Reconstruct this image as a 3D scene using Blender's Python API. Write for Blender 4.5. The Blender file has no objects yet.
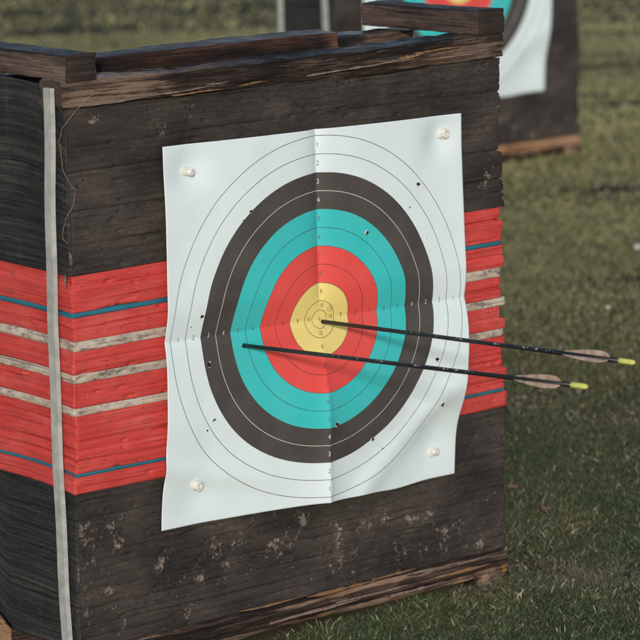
import bpy, math, random
import numpy as np
from mathutils import Vector, Matrix

scene = bpy.context.scene
col = scene.collection
RNG = np.random.default_rng(7)
random.seed(7)

# ------------------------------------------------------------------ noise
_tabs = {}
def vn(u, v, seed=0):
    """smooth value noise in -1..1"""
    if seed not in _tabs:
        _tabs[seed] = np.random.default_rng(1000 + seed).uniform(-1, 1, (256, 256))
    T = _tabs[seed]
    u = np.asarray(u, float); v = np.asarray(v, float)
    iu = np.floor(u).astype(int); iv = np.floor(v).astype(int)
    fu = u - iu; fv = v - iv
    fu = fu * fu * (3 - 2 * fu); fv = fv * fv * (3 - 2 * fv)
    a = T[iu % 256, iv % 256]; b = T[(iu + 1) % 256, iv % 256]
    c = T[iu % 256, (iv + 1) % 256]; d = T[(iu + 1) % 256, (iv + 1) % 256]
    return (a * (1 - fu) + b * fu) * (1 - fv) + (c * (1 - fu) + d * fu) * fv

def fbm(u, v, seed=0, octs=4):
    u = np.asarray(u, float); v = np.asarray(v, float)
    r = 0; a = 1.0; t = 0
    for k in range(octs):
        r = r + a * vn(u * 2 ** k, v * 2 ** k, seed + k); t += a; a *= .55
    return r / t

def sstep(a, b, x):
    t = np.clip((np.asarray(x, float) - a) / (b - a), 0, 1)
    return t * t * (3 - 2 * t)

# ------------------------------------------------------------------ objects
def link(o, parent=None):
    col.objects.link(o)
    if parent is not None:
        o.parent = parent
    return o

def mk(name, V, quads=None, tris=None, mat=None, parent=None, uv=None, cols=None, smooth=True, polys=None):
    me = bpy.data.meshes.new(name)
    V = np.asarray(V, np.float32)
    loops = []; tot = []
    if quads is not None and len(quads):
        q = np.asarray(quads, np.int32); loops.append(q.ravel()); tot += [np.full(len(q), 4, np.int32)]
    if tris is not None and len(tris):
        t = np.asarray(tris, np.int32); loops.append(t.ravel()); tot += [np.full(len(t), 3, np.int32)]
    if polys:
        for p in polys:
            loops.append(np.asarray(p, np.int32)); tot.append(np.array([len(p)], np.int32))
    L = np.concatenate(loops); T = np.concatenate(tot)
    me.vertices.add(len(V)); me.vertices.foreach_set('co', V.ravel())
    me.loops.add(len(L)); me.loops.foreach_set('vertex_index', L)
    me.polygons.add(len(T))
    st = np.concatenate([[0], np.cumsum(T)[:-1]]).astype(np.int32)
    me.polygons.foreach_set('loop_start', st); me.polygons.foreach_set('loop_total', T)
    me.update(calc_edges=True)
    me.polygons.foreach_set('use_smooth', np.full(len(T), smooth, bool))
    if uv is not None:
        l = me.uv_layers.new(name='UVMap')
        l.data.foreach_set('uv', np.asarray(uv, np.float32)[L].ravel())
    if cols is not None:
        c = me.color_attributes.new('Col', 'FLOAT_COLOR', 'POINT')
        c4 = np.ones((len(V), 4), np.float32); c4[:, :3] = cols
        c.data.foreach_set('color', c4.ravel())
    me.validate()
    if mat is not None:
        me.materials.append(mat)
    return link(bpy.data.objects.new(name, me), parent)

def empty(name, loc, label, cat, rz=0, group=None):
    o = bpy.data.objects.new(name, None); link(o)
    o.location = loc; o.rotation_euler = (0, 0, rz); o.empty_display_size = .1
    return tag(o, label, cat, group)

def tag(o, label=None, cat=None, group=None, kind=None):
    if label: o['label'] = label
    if cat: o['category'] = cat
    if group: o['group'] = group
    if kind: o['kind'] = kind
    return o

# ------------------------------------------------------------------ materials
class NT:
    def __init__(s, name):
        s.m = bpy.data.materials.new(name); s.m.use_nodes = True
        s.t = s.m.node_tree; s.t.nodes.clear()
        s.out = s.n('ShaderNodeOutputMaterial'); s.b = s.n('ShaderNodeBsdfPrincipled')
        s.l(s.b.outputs[0], s.out.inputs[0])
    def n(s, typ, **kw):
        x = s.t.nodes.new(typ)
        for k, v in kw.items(): setattr(x, k, v)
        return x
    def l(s, a, b): s.t.links.new(a, b)
    def put(s, sock, v):
        if isinstance(v, (int, float)): sock.default_value = v
        elif isinstance(v, (tuple, list)): sock.default_value = tuple(v) if len(v) != 3 or sock.type == 'VECTOR' else (*v, 1)
        else: s.l(v, sock)
    def uv(s): return s.n('ShaderNodeUVMap', uv_map='UVMap').outputs[0]
    def objc(s): return s.n('ShaderNodeTexCoord').outputs['Object']
    def scale(s, vec, sc, off=(0, 0, 0)):
        m = s.n('ShaderNodeMapping'); s.l(vec, m.inputs[0]); m.inputs['Scale'].default_value = sc
        m.inputs['Location'].default_value = off
        return m.outputs[0]
    def noise(s, vec, sc=1, det=4, rough=.55, dist=0):
        x = s.n('ShaderNodeTexNoise'); s.l(vec, x.inputs['Vector'])
        x.inputs['Scale'].default_value = sc; x.inputs['Detail'].default_value = det
        x.inputs['Roughness'].default_value = rough; x.inputs['Distortion'].default_value = dist
        return x.outputs[0]
    def math(s, op, a, b=0.0, c=None, clamp=False):
        x = s.n('ShaderNodeMath', operation=op, use_clamp=clamp)
        s.put(x.inputs[0], a); s.put(x.inputs[1], b)
        if c is not None: s.put(x.inputs[2], c)
        return x.outputs[0]
    def rng(s, v, a, b, c=0., d=1.):
        x = s.n('ShaderNodeMapRange', clamp=True); s.put(x.inputs[0], v)
        for i, k in zip((1, 2, 3, 4), (a, b, c, d)): x.inputs[i].default_value = k
        return x.outputs[0]
    def ramp(s, v, stops, interp='LINEAR'):
        x = s.n('ShaderNodeValToRGB'); r = x.color_ramp; r.interpolation = interp
        s.put(x.inputs[0], v)
        while len(r.elements) > 1: r.elements.remove(r.elements[-1])
        r.elements[0].position = stops[0][0]; r.elements[0].color = (*stops[0][1], 1)
        for p, c in stops[1:]:
            e = r.elements.new(p); e.color = (*c, 1)
        return x.outputs[0]
    def mix(s, f, a, b, mode='MIX'):
        x = s.n('ShaderNodeMix', data_type='RGBA', blend_type=mode)
        s.put(x.inputs[0], f); s.put(x.inputs[6], a); s.put(x.inputs[7], b)
        return x.outputs[2]
    def attr(s, name='Col'):
        a = s.n('ShaderNodeVertexColor', layer_name=name)
        sp = s.n('ShaderNodeSeparateColor'); s.l(a.outputs[0], sp.inputs[0])
        return a.outputs[0], sp.outputs
    def bump(s, h, strength=.5, dist=.002):
        x = s.n('ShaderNodeBump'); s.l(h, x.inputs['Height'])
        x.inputs['Strength'].default_value = strength; x.inputs['Distance'].default_value = dist
        s.l(x.outputs[0], s.b.inputs['Normal'])
    def set(s, **kw):
        for k, v in kw.items(): s.put(s.b.inputs[k.replace('_', ' ')], v)
        return s.m

def mat_simple(name, colr, rough=.6, var=.15, sc=60, metallic=0., spec=.4):
    g = NT(name); o = g.objc()
    n = g.noise(o, sc, 5, .6)
    dark = tuple(c * (1 - var) for c in colr); lite = tuple(min(1, c * (1 + var)) for c in colr)
    c = g.ramp(n, [(.3, dark), (.7, lite)])
    g.bump(n, .25, .001)
    return g.set(Base_Color=c, Roughness=rough, Metallic=metallic, Specular_IOR_Level=spec)

def mat_black_foam():
    g = NT('black_painted_foam'); uv = g.uv(); _, ch = g.attr()
    streak = g.noise(g.scale(uv, (9, 240, 1)), 1, 8, .72)
    fine = g.noise(g.scale(uv, (60, 420, 1)), 1, 4, .7)
    blotch = g.noise(g.scale(uv, (6, 9, 1), (3, 1, 0)), 1, 6, .62, .4)
    mott = g.noise(g.scale(uv, (90, 130, 1)), 1, 8, .78)
    f = g.math('ADD', g.math('MULTIPLY', streak, .45), g.math('MULTIPLY', blotch, .75))
    f = g.math('ADD', f, g.math('MULTIPLY', mott, .35))
    front = g.ramp(f, [(.55, (.011, .0095, .009)), (.68, (.024, .0198, .0185)), (.82, (.049, .040, .0365)), (1.0, (.100, .082, .073))])
    lamn = g.noise(g.scale(uv, (3, 170, 1), (7, 2, 0)), 1, 9, .80)
    drip = g.math('MULTIPLY', g.rng(g.noise(g.scale(uv, (120, 5, 1), (1, 6, 0)), 1, 4, .6), .58, .72), g.rng(blotch, .45, .6))
    fs = g.math('ADD', g.math('MULTIPLY', lamn, .95), g.math('MULTIPLY', f, .40))
    side = g.ramp(fs, [(.58, (.004, .005, .006)), (.72, (.012, .0140, .0150)), (.84, (.033, .035, .035)), (.96, (.090, .082, .072))])
    side = g.mix(g.math('MULTIPLY', drip, .30), side, (.13, .115, .10))
    c = g.mix(ch[1], front, side)
    # paint rubbed off in scabs, most where the mask says so
    fl = g.noise(g.scale(uv, (190, 150, 1)), 1, 9, .82, .2)
    big = g.noise(g.scale(uv, (38, 30, 1), (9, 4, 0)), 1, 4, .6)
    t = g.math('ADD', g.math('ADD', fl, g.math('MULTIPLY', big, .80)), g.math('MULTIPLY', ch[0], .19))
    fm = g.rng(t, 1.115, 1.18)
    flc = g.ramp(mott, [(.3, (.15, .10, .075)), (.50, (.27, .22, .19)), (.68, (.50, .45, .40))])
    c = g.mix(g.math('MULTIPLY', fm, .75), c, flc)
    # small pale nicks
    v = g.n('ShaderNodeTexVoronoi', feature='F1', voronoi_dimensions='2D'); g.l(g.scale(uv, (70, 110, 1)), v.inputs['Vector'])
    vs_ = g.n('ShaderNodeSeparateColor'); g.l(v.outputs['Color'], vs_.inputs[0])
    nick = g.math('MULTIPLY', g.math('LESS_THAN', g.math('ADD', v.outputs['Distance'], g.math('MULTIPLY', mott, .5)), g.math('MULTIPLY', vs_.outputs[1], .62)), g.math('GREATER_THAN', vs_.outputs[0], .80))
    nick = g.math('MULTIPLY', nick, g.rng(g.noise(g.scale(uv, (13, 13, 1), (5, 5, 0)), 1, 3), .54, .64))
    c = g.mix(g.math('MULTIPLY', nick, .55), c, (.30, .25, .22))
    v2 = g.n('ShaderNodeTexVoronoi', feature='F1', voronoi_dimensions='2D'); g.l(g.scale(uv, (22, 95, 1), (3, 8, 0)), v2.inputs['Vector'])
    vt_ = g.n('ShaderNodeSeparateColor'); g.l(v2.outputs['Color'], vt_.inputs[0])
    pit = g.math('MULTIPLY', g.math('LESS_THAN', g.math('ADD', v2.outputs['Distance'], g.math('MULTIPLY', mott, .5)), g.math('MULTIPLY', vt_.outputs[1], .66)), g.math('GREATER_THAN', vt_.outputs[0], .72))
    pit = g.math('MULTIPLY', pit, g.rng(g.noise(g.scale(uv, (9, 15, 1), (1, 5, 0)), 1, 3), .47, .56))
    c = g.mix(g.math('MULTIPLY', pit, .8), c, (.004, .0035, .0035))  # near-black colour stands in for the shade inside pits
    thin = g.noise(g.scale(uv, (13, 330, 1), (4, 4, 0)), 1, 5, .7)
    tm = g.math('MULTIPLY', g.rng(thin, .375, .345), g.rng(g.noise(g.scale(uv, (5, 12, 1), (8, 1, 0)), 1, 3), .40, .52))
    c = g.mix(g.math('MULTIPLY', tm, .85), c, (.005, .0045, .0045))  # crevice shade painted as fine dark lines
    lite = g.math('MULTIPLY', g.rng(thin, .64, .70), .35)
    c = g.mix(lite, c, (.115, .095, .083))
    # thin cuts, the shade inside them painted as dark colour
    cut = g.rng(streak, .36, .30)
    c = g.mix(g.math('MULTIPLY', cut, .7), c, (.008, .007, .007))
    h = g.math('ADD', g.math('MULTIPLY', streak, .8), g.math('MULTIPLY', fine, .5))
    h = g.math('SUBTRACT', g.math('ADD', h, g.math('MULTIPLY', fm, .5)), pit)
    g.bump(h, .75, .003)
    return g.set(Base_Color=c, Roughness=g.rng(mott, .3, .7, .62, .85), Specular_IOR_Level=.3)

def mat_paint_layers(name, a, b, hi, cutc, dirt=.25, dirtc=(.10, .07, .06)):
    g = NT(name); uv = g.uv()
    streak = g.noise(g.scale(uv, (5, 330, 1)), 1, 6, .62)
    fine = g.noise(g.scale(uv, (70, 480, 1)), 1, 4, .7)
    blotch = g.noise(g.scale(uv, (8, 14, 1)), 1, 6, .62, .4)
    f = g.math('ADD', g.math('MULTIPLY', streak, .5), g.math('MULTIPLY', blotch, .5))
    c = g.ramp(f, [(.36, a), (.52, b), (.68, hi)])
    cut = g.rng(streak, .38, .30)
    c = g.mix(g.math('MULTIPLY', cut, .65), c, cutc)  # shade inside cuts and between sheets is painted with cutc, here and below
    sc = g.noise(g.scale(uv, (30, 70, 1), (2, 7, 0)), 1, 9, .78, .3)
    c = g.mix(g.math('MULTIPLY', g.rng(sc, .54 if dirt < .9 else .48, .66 if dirt < .9 else .62), dirt), c, dirtc)
    lamn = g.noise(g.scale(uv, (3, 210, 1), (7, 2, 0)), 1, 8, .8)
    c = g.mix(g.math('MULTIPLY', g.rng(lamn, .46, .36), .72), c, cutc)
    v = g.n('ShaderNodeTexVoronoi', feature='F1', voronoi_dimensions='2D'); g.l(g.scale(uv, (24, 115, 1)), v.inputs['Vector'])
    vt_ = g.n('ShaderNodeSeparateColor'); g.l(v.outputs['Color'], vt_.inputs[0])
    pit = g.math('MULTIPLY', g.math('LESS_THAN', g.math('ADD', v.outputs['Distance'], g.math('MULTIPLY', sc, .5)), g.math('MULTIPLY', vt_.outputs[1], .62)), g.math('GREATER_THAN', vt_.outputs[0], .80))
    pit = g.math('MULTIPLY', pit, g.rng(g.noise(g.scale(uv, (11, 17, 1), (5, 5, 0)), 1, 3), .48, .56))
    c = g.mix(g.math('MULTIPLY', pit, .8), c, cutc)  # pit shade put into the colour
    thin = g.noise(g.scale(uv, (13, 330, 1), (4, 4, 0)), 1, 5, .7)
    tm = g.math('MULTIPLY', g.rng(thin, .375, .345), g.rng(g.noise(g.scale(uv, (5, 12, 1), (8, 1, 0)), 1, 3), .42, .52))
    c = g.mix(g.math('MULTIPLY', tm, .85), c, (cutc[0] * .5, cutc[1] * .6, cutc[2] * .6))
    h = g.math('ADD', g.math('MULTIPLY', streak, .9), g.math('MULTIPLY', fine, .5))
    h = g.math('SUBTRACT', h, g.math('MULTIPLY', pit, .9))
    g.bump(h, .5, .002)
    return g.set(Base_Color=c, Roughness=.72, Specular_IOR_Level=.25)

def mat_timber(name, dark, mid, lite, glow, wet=.0, glowamt=.5, off=0., bias=0.):
    """weathered rough-sawn timber; uv.x runs along the grain"""
    g = NT(name); uv = g.uv(); _, ch = g.attr()
    gr = g.noise(g.scale(uv, (8, 240, 1), (off, off, 0)), 1, 9, .74, .5)
    fib = g.noise(g.scale(uv, (30, 620, 1), (off, 0, 0)), 1, 5, .7)
    bl = g.noise(g.scale(uv, (7, 13, 1), (off * 2, 1, 0)), 1, 5, .6)
    f = g.math('ADD', g.math('ADD', g.math('MULTIPLY', gr, .55), g.math('MULTIPLY', bl, .35)), g.math('MULTIPLY', fib, .3))
    f = g.math('ADD', g.math('MULTIPLY', g.math('SUBTRACT', f, .6), 1.5), g.math('ADD', bias + .6, g.math('MULTIPLY', g.math('SUBTRACT', ch[0], .5), .5)))
    c = g.ramp(f, [(.44, dark), (.62, mid), (.82, lite)])
    gm = g.math('MULTIPLY', g.rng(g.noise(g.scale(uv, (7, 75, 1), (off + 4, 2, 0)), 1, 6, .6, .6), .60, .68), g.rng(ch[0], .45, .75))
    c = g.mix(g.math('MULTIPLY', gm, glowamt), c, glow)
    crack = g.rng(gr, .37, .30)
    c = g.mix(g.math('MULTIPLY', crack, .8), c, (.008, .006, .005))
    g.bump(g.math('ADD', gr, g.math('MULTIPLY', fib, .6)), .9, .004)
    nz = g.n('ShaderNodeSeparateXYZ'); geo = g.n('ShaderNodeNewGeometry'); g.l(geo.outputs['True Normal'], nz.inputs[0])
    up = g.math('MULTIPLY', g.rng(nz.outputs[2], .6, .9), wet)
    rough = g.math('SUBTRACT', .82, g.math('MULTIPLY', up, g.rng(bl, .35, .6, .75, .4)))
    return g.set(Base_Color=c, Roughness=rough, Specular_IOR_Level=g.math('ADD', .25, g.math('MULTIPLY', up, .45)))

def mat_paper(rmax=.3):
    """printed target face; the ring print is a function of the paper's own UV"""
    g = NT('printed_paper'); uv = g.uv()
    ln = g.n('ShaderNodeVectorMath', operation='LENGTH'); g.l(uv, ln.inputs[0])
    Y = (.76, .62, .21); R = (.70, .068, .062); T = (.035, .49, .51); K = (.056, .050, .048); W = (.66, .77, .82); L = (.09, .075, .06)
    LW = (.55, .55, .55)
    t = .0012
    q = rmax / .3
    r = g.math('DIVIDE', ln.outputs['Value'], q)
    c = g.mix(0., Y, Y)
    for e, cc in ((.06, R), (.12, T), (.18, K), (.24, W)):
        c = g.mix(g.math('GREATER_THAN', r, e), c, cc)
    wob = g.rng(g.noise(g.scale(uv, (60, 60, 1)), 1, 2), .3, .7, .85, 1.)
    for e, cc, a in ((.015, L, .9), (.03, L, .9), (.06, L, .9), (.09, (.13, .03, .03), .9), (.12, (.13, .05, .05), .8), (.15, (.03, .10, .11), .9), (.21, LW, .9), (.27, L, .95), (.30, L, .95)):
        x = g.n('ShaderNodeMath', operation='COMPARE'); g.l(r, x.inputs[0]); x.inputs[1].default_value = e; x.inputs[2].default_value = t / 2
        c = g.mix(g.math('MULTIPLY', g.math('MULTIPLY', x.outputs[0], a), wob), c, cc)
    ns = g.noise(g.scale(uv, (14, 14, 1)), 1, 5, .6)
    c = g.mix(g.rng(ns, .35, .75, 0., .07), c, (.45, .42, .40))
    sp = g.noise(g.scale(uv, (150, 150, 1)), 1, 3, .6)
    c = g.mix(g.rng(sp, .70, .76, 0., .5), c, (.30, .28, .26))
    g.bump(g.noise(g.scale(uv, (16, 16, 1)), 1, 3, .5), .16, .004)
    return g.set(Base_Color=c, Roughness=.55, Specular_IOR_Level=.35)

def mat_attr(name, rough=.7, trans=0., spec=.2):
    g = NT(name); c, _ = g.attr()
    if trans: g.set(Transmission_Weight=0.)
    if trans:
        tr = g.n('ShaderNodeBsdfTranslucent'); g.l(c, tr.inputs[0])
        mx = g.n('ShaderNodeMixShader'); mx.inputs[0].default_value = trans
        g.l(g.b.outputs[0], mx.inputs[1]); g.l(tr.outputs[0], mx.inputs[2]); g.l(mx.outputs[0], g.out.inputs[0])
    return g.set(Base_Color=c, Roughness=rough, Specular_IOR_Level=spec)

M_black = mat_black_foam()
M_red = mat_paint_layers('red_painted_foam', (.47, .038, .034), (.55, .062, .057), (.63, .125, .108), (.12, .012, .012), .65, (.22, .07, .055))
M_white = mat_paint_layers('dirty_white_foam', (.33, .26, .22), (.52, .45, .385), (.66, .60, .53), (.10, .07, .06), .95, (.13, .10, .085))
M_blue = mat_paint_layers('blue_foam', (.018, .11, .17), (.022, .16, .24), (.03, .20, .29), (.012, .05, .08), .4, (.05, .06, .07))
M_rail = mat_timber('split_timber', (.008, .006, .0055), (.034, .023, .019), (.26, .18, .138), (.40, .21, .07), wet=.95, off=1.3, glowamt=.75)
M_beam = mat_timber('rusty_brown_timber', (.007, .006, .006), (.036, .018, .014), (.15, .072, .052), (.30, .14, .07), wet=.7, off=5.1, glowamt=.3)
M_plank = mat_timber('grey_brown_plank', (.022, .017, .016), (.105, .073, .062), (.24, .17, .145), (.33, .20, .12), wet=.5, off=8.7, glowamt=.3)
M_end = mat_timber('sawn_end_timber', (.016, .012, .011), (.042, .031, .027), (.085, .062, .052), (.2, .12, .08), off=3.7, glowamt=.2)
M_base = mat_timber('base_timber', (.009, .007, .006), (.060, .038, .030), (.34, .22, .165), (.55, .26, .07), wet=.3, off=2.2, glowamt=.8)
M_bear = mat_timber('raw_wood', (.16, .085, .045), (.40, .23, .13), (.55, .36, .22), (.5, .3, .15), off=6.2, glowamt=.2)
M_strap = mat_simple('grey_strapping', (.36, .37, .36), .5, .24, 45)
M_paper = mat_paper()
M_ink = mat_simple('dark_ink', (.11, .10, .095), .6, .1)
M_wink = mat_simple('white_ink', (.62, .62, .62), .6, .1)
M_hole = mat_simple('dark_hole', (.012, .009, .009), .9, .2)
M_torn = mat_simple('torn_paper_edge', (.55, .50, .47), .8, .2, 400)
M_pin = mat_simple('off_white_plastic', (.68, .67, .64), .6, .16, 230)
def mat_shaft():
    g = NT('black_carbon_shaft'); o = g.objc()
    sp = g.n('ShaderNodeSeparateXYZ'); g.l(o, sp.inputs[0])
    n = g.noise(o, 200, 3, .6)
    c = g.ramp(n, [(.3, (.005, .0065, .009)), (.7, (.012, .015, .019))])
    # worn white lettering printed along one side
    let = g.noise(g.scale(o, (260, 260, 330)), 1, 1.5, .6); word = g.noise(g.scale(o, (17, 3, 3)), 1, 1, .5)
    m = g.math('MULTIPLY', g.rng(let, .56, .60), g.rng(word, .50, .54))
    m = g.math('MULTIPLY', m, g.math('MULTIPLY', g.rng(sp.outputs[0], .20, .22), g.rng(sp.outputs[0], .57, .55)))
    m = g.math('MULTIPLY', m, g.math('MULTIPLY', g.rng(sp.outputs[2], .0006, .0010), g.rng(sp.outputs[2], .0034, .0030)))
    c = g.mix(g.math('MULTIPLY', m, .8), c, (.40, .43, .47))
    return g.set(Base_Color=c, Roughness=.36, Specular_IOR_Level=.5)
M_shaft = mat_shaft()
M_nock = mat_simple('pale_yellow_green_plastic', (.62, .66, .17), .4, .12, 150)
def mat_vane():
    g = NT('pinkish_tan_feather'); o = g.objc()
    mp = g.n('ShaderNodeMapping'); g.l(o, mp.inputs[0]); mp.inputs['Rotation'].default_value = (0, .6, .6); mp.inputs['Scale'].default_value = (900, 60, 60)
    barb = g.noise(mp.outputs[0], 1, 3, .6); bl = g.noise(o, 70, 4, .6)
    c = g.ramp(g.math('ADD', g.math('MULTIPLY', barb, .5), g.math('MULTIPLY', bl, .5)), [(.36, (.24, .165, .13)), (.5, (.42, .31, .255)), (.66, (.58, .46, .39))])
    g.bump(barb, .4, .001)
    return g.set(Base_Color=c, Roughness=.75, Specular_IOR_Level=.2)
M_vane = mat_vane()
M_thread = mat_simple('pale_fibre', (.27, .23, .19), .8, .2, 200)
M_leaf = mat_simple('dead_leaf', (.20, .125, .08), .8, .5, 90)
M_stone = mat_simple('pale_stone', (.45, .44, .40), .8, .2, 70)
M_flake = mat_simple('torn_foam', (.16, .12, .095), .85, .5, 150)

# ------------------------------------------------------------------ foam block
def perimeter(W, D, hx, hy, hb, r=.0045):
    pts = []
    def seg(p, q, h, n):
        L = math.dist(p, q); k = max(2, int(round(L / h)))
        for i in range(k):
            t = i / k; pts.append((p[0] + (q[0] - p[0]) * t, p[1] + (q[1] - p[1]) * t, n[0], n[1]))
    def arc(cx, cy, a0):
        for i in range(4):
            a = math.radians(a0 + 90 * i / 4); pts.append((cx + r * math.cos(a), cy + r * math.sin(a), math.cos(a), math.sin(a)))
    seg((r, 0), (W - r, 0), hx, (0, -1)); arc(W - r, r, -90)
    seg((W, r), (W, D - r), hy, (1, 0)); arc(W - r, D - r, 0)
    seg((W - r, D), (r, D), hb, (0, 1)); arc(r, D - r, 90)
    seg((0, D - r), (0, r), hy, (-1, 0)); arc(r, r, 180)
    P = np.array(pts); d = np.hypot(*(np.roll(P[:, :2], -1, 0) - P[:, :2]).T)
    s = np.concatenate([[0], np.cumsum(d)[:-1]])
    return P, s, d.sum()

FLAKES = [(.3, .161), (.26, .177), (.5, .149), (.531, .109), (.598, .165), (.652, .103), (.764, .09), (.81, .073), (.856, .075),
          (.02, .185), (.017, .247), (.094, .249), (.052, .225), (.344, .22), (.189, .857), (.251, .885), (.063, .889),
          (.85, .88), (.863, .727), (.872, .82), (.53, .09), (.393, .152), (.43, .19), (.70, .14), (.22, .12), (.15, .16), (.86, .69), (.05, .13)]

def bulge(z):
    return np.interp(np.where(z > .95, .65, z), [.055, .12, .25, .65, .75, .83, .905], [.022, .018, .008, .003, .013, .030, .044])

def foam(name, z0, z1, bounds, W, D, mat, parent, q=1., seed=0, grooves=True):
    P, s, S = perimeter(W, D, .0036 * q, .0045 * q, .02 * q)
    h = .0023 * q
    zs = []
    b = [z for z in bounds if z0 + .002 < z < z1 - .002]
    n = max(2, int(round((z1 - z0) / h)))
    z = np.linspace(z0, z1, n + 1)
    X, Z = np.meshgrid(np.arange(len(P)), z)
    px, py, nx, ny = (P[:, k][X] for k in range(4)); ss = s[X]
    li = np.digitize(Z, sorted(bounds)) + seed * 17
    r0 = np.random.default_rng(55)
    tabf = r0.uniform(-.0016, .0016, 400); tabr = r0.uniform(-.007, .006, 400); tabs = r0.uniform(-.003, .003, 400)
    idx = np.floor(Z / .0042).astype(int)
    lam = r0.normal(0, .00035, 4000)[idx % 4000] * (1 + .8 * vn(ss * 5, Z * 40, 3))
    o = lam + .0012 * vn(ss * 3.1, Z * 26, 4) + .0006 * vn(ss * 22, Z * 150, 5) + .0004 * vn(ss * 90, Z * 300, 6)
    left = ((nx < -.5) & (py > 0)).astype(float)
    o += np.where(np.abs(ny) > .7, tabf[li % 400], tabs[li % 400])
    # right end is ragged layer by layer
    rr = tabr[li % 400] + .0008 * vn(ss * 2, Z * 60, 8) + r0.normal(0, .0004, 4000)[(idx * 7) % 4000]
    for zb in bounds:
        if grooves:
            d = np.abs(Z + .0016 * vn(ss * 4, ss * 0 + zb * 91, 9) - zb)
            o -= .0065 * np.exp(-(d / .0017) ** 2) * np.clip(.30 + 1.1 * vn(ss * 7, ss * 0 + zb * 57, 10), .0, 1)
    # random longer splits inside layers
    rp = np.random.default_rng(90 + seed)
    for _ in range(int(46 * (z1 - z0) / .25)):
        cs, cz, hl = rp.uniform(0, S), rp.uniform(z0, z1), rp.uniform(.008, .06)
        m = np.clip(1 - np.abs(ss - cs) / hl, 0, 1)
        o -= .008 * m ** .5 * np.exp(-((Z - cz + .002 * vn(ss * 30, ss * 0 + cz * 9, 11)) / .0014) ** 2)
    for _ in range(int(60 * (z1 - z0) / .25)):
        cs, cz, hl = rp.uniform(0, W * 1.3), rp.uniform(z0, z1), rp.uniform(.003, .010)
        o -= .007 * np.exp(-((ss - cs) / hl) ** 2 - ((Z - cz) / .0018) ** 2)
    x = px + nx * o; y = py + ny * o
    x += np.where(px > W - .03, rr * sstep(W - .02, W - .004, px), 0)
    x -= .010 * sstep(.55, .10, Z) * sstep(.06, .0, px)
    # squeezed layers bulge upwards along the ends
    e = (1 - np.exp(-np.clip(py, 0, D) / .075)) * (1 - np.exp(-np.clip(D - py, 0, D) / .075)) * 1.3
    e = np.where(Z < .3, sstep(.185, .27, py) * 2.4 + .6 * np.clip(e, 0, 1) * sstep(.08, .16, Z), e)
    dz = bulge(Z) * e * np.exp(-np.clip(px, 0, W) / .12) * (np.abs(nx) > .01)
    dz = np.where((ny < -.9), 0, dz)
    dz -= .016 * np.clip(e, 0, 1) * sstep(.14, .055, Z) * sstep(.20, .13, py) * (nx < -.5)
    dz += .0022 * vn(ss * 2.6, Z * 3, 12)
    V = np.stack([x, y, Z + dz], -1).reshape(-1, 3)
    uv = np.stack([ss, Z], -1).reshape(-1, 2)
    m = np.zeros_like(Z)
    for fx, fz in FLAKES:
        m += np.exp(-(((px - fx) / .030) ** 2 + ((Z - fz) / .022) ** 2)) * (ny < -.5)
    m += .50 * sstep(.30, .12, Z) * (ny < -.5)
    c = np.stack([np.clip(m, 0, 1), sstep(.5, .95, -nx), np.zeros_like(Z)], -1).reshape(-1, 3)
    N = len(P); R = len(z)
    a = (np.arange(R - 1)[:, None] * N + np.arange(N)[None]); bq = (np.arange(R - 1)[:, None] * N + (np.arange(N)[None] + 1) % N)
    quads = np.stack([a, bq, bq + N, a + N], -1).reshape(-1, 4)
    return mk(name, V, quads, None, mat, parent, uv, c, True, polys=[list(range(N - 1, -1, -1)), [(R - 1) * N + i for i in range(N)]])

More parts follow.
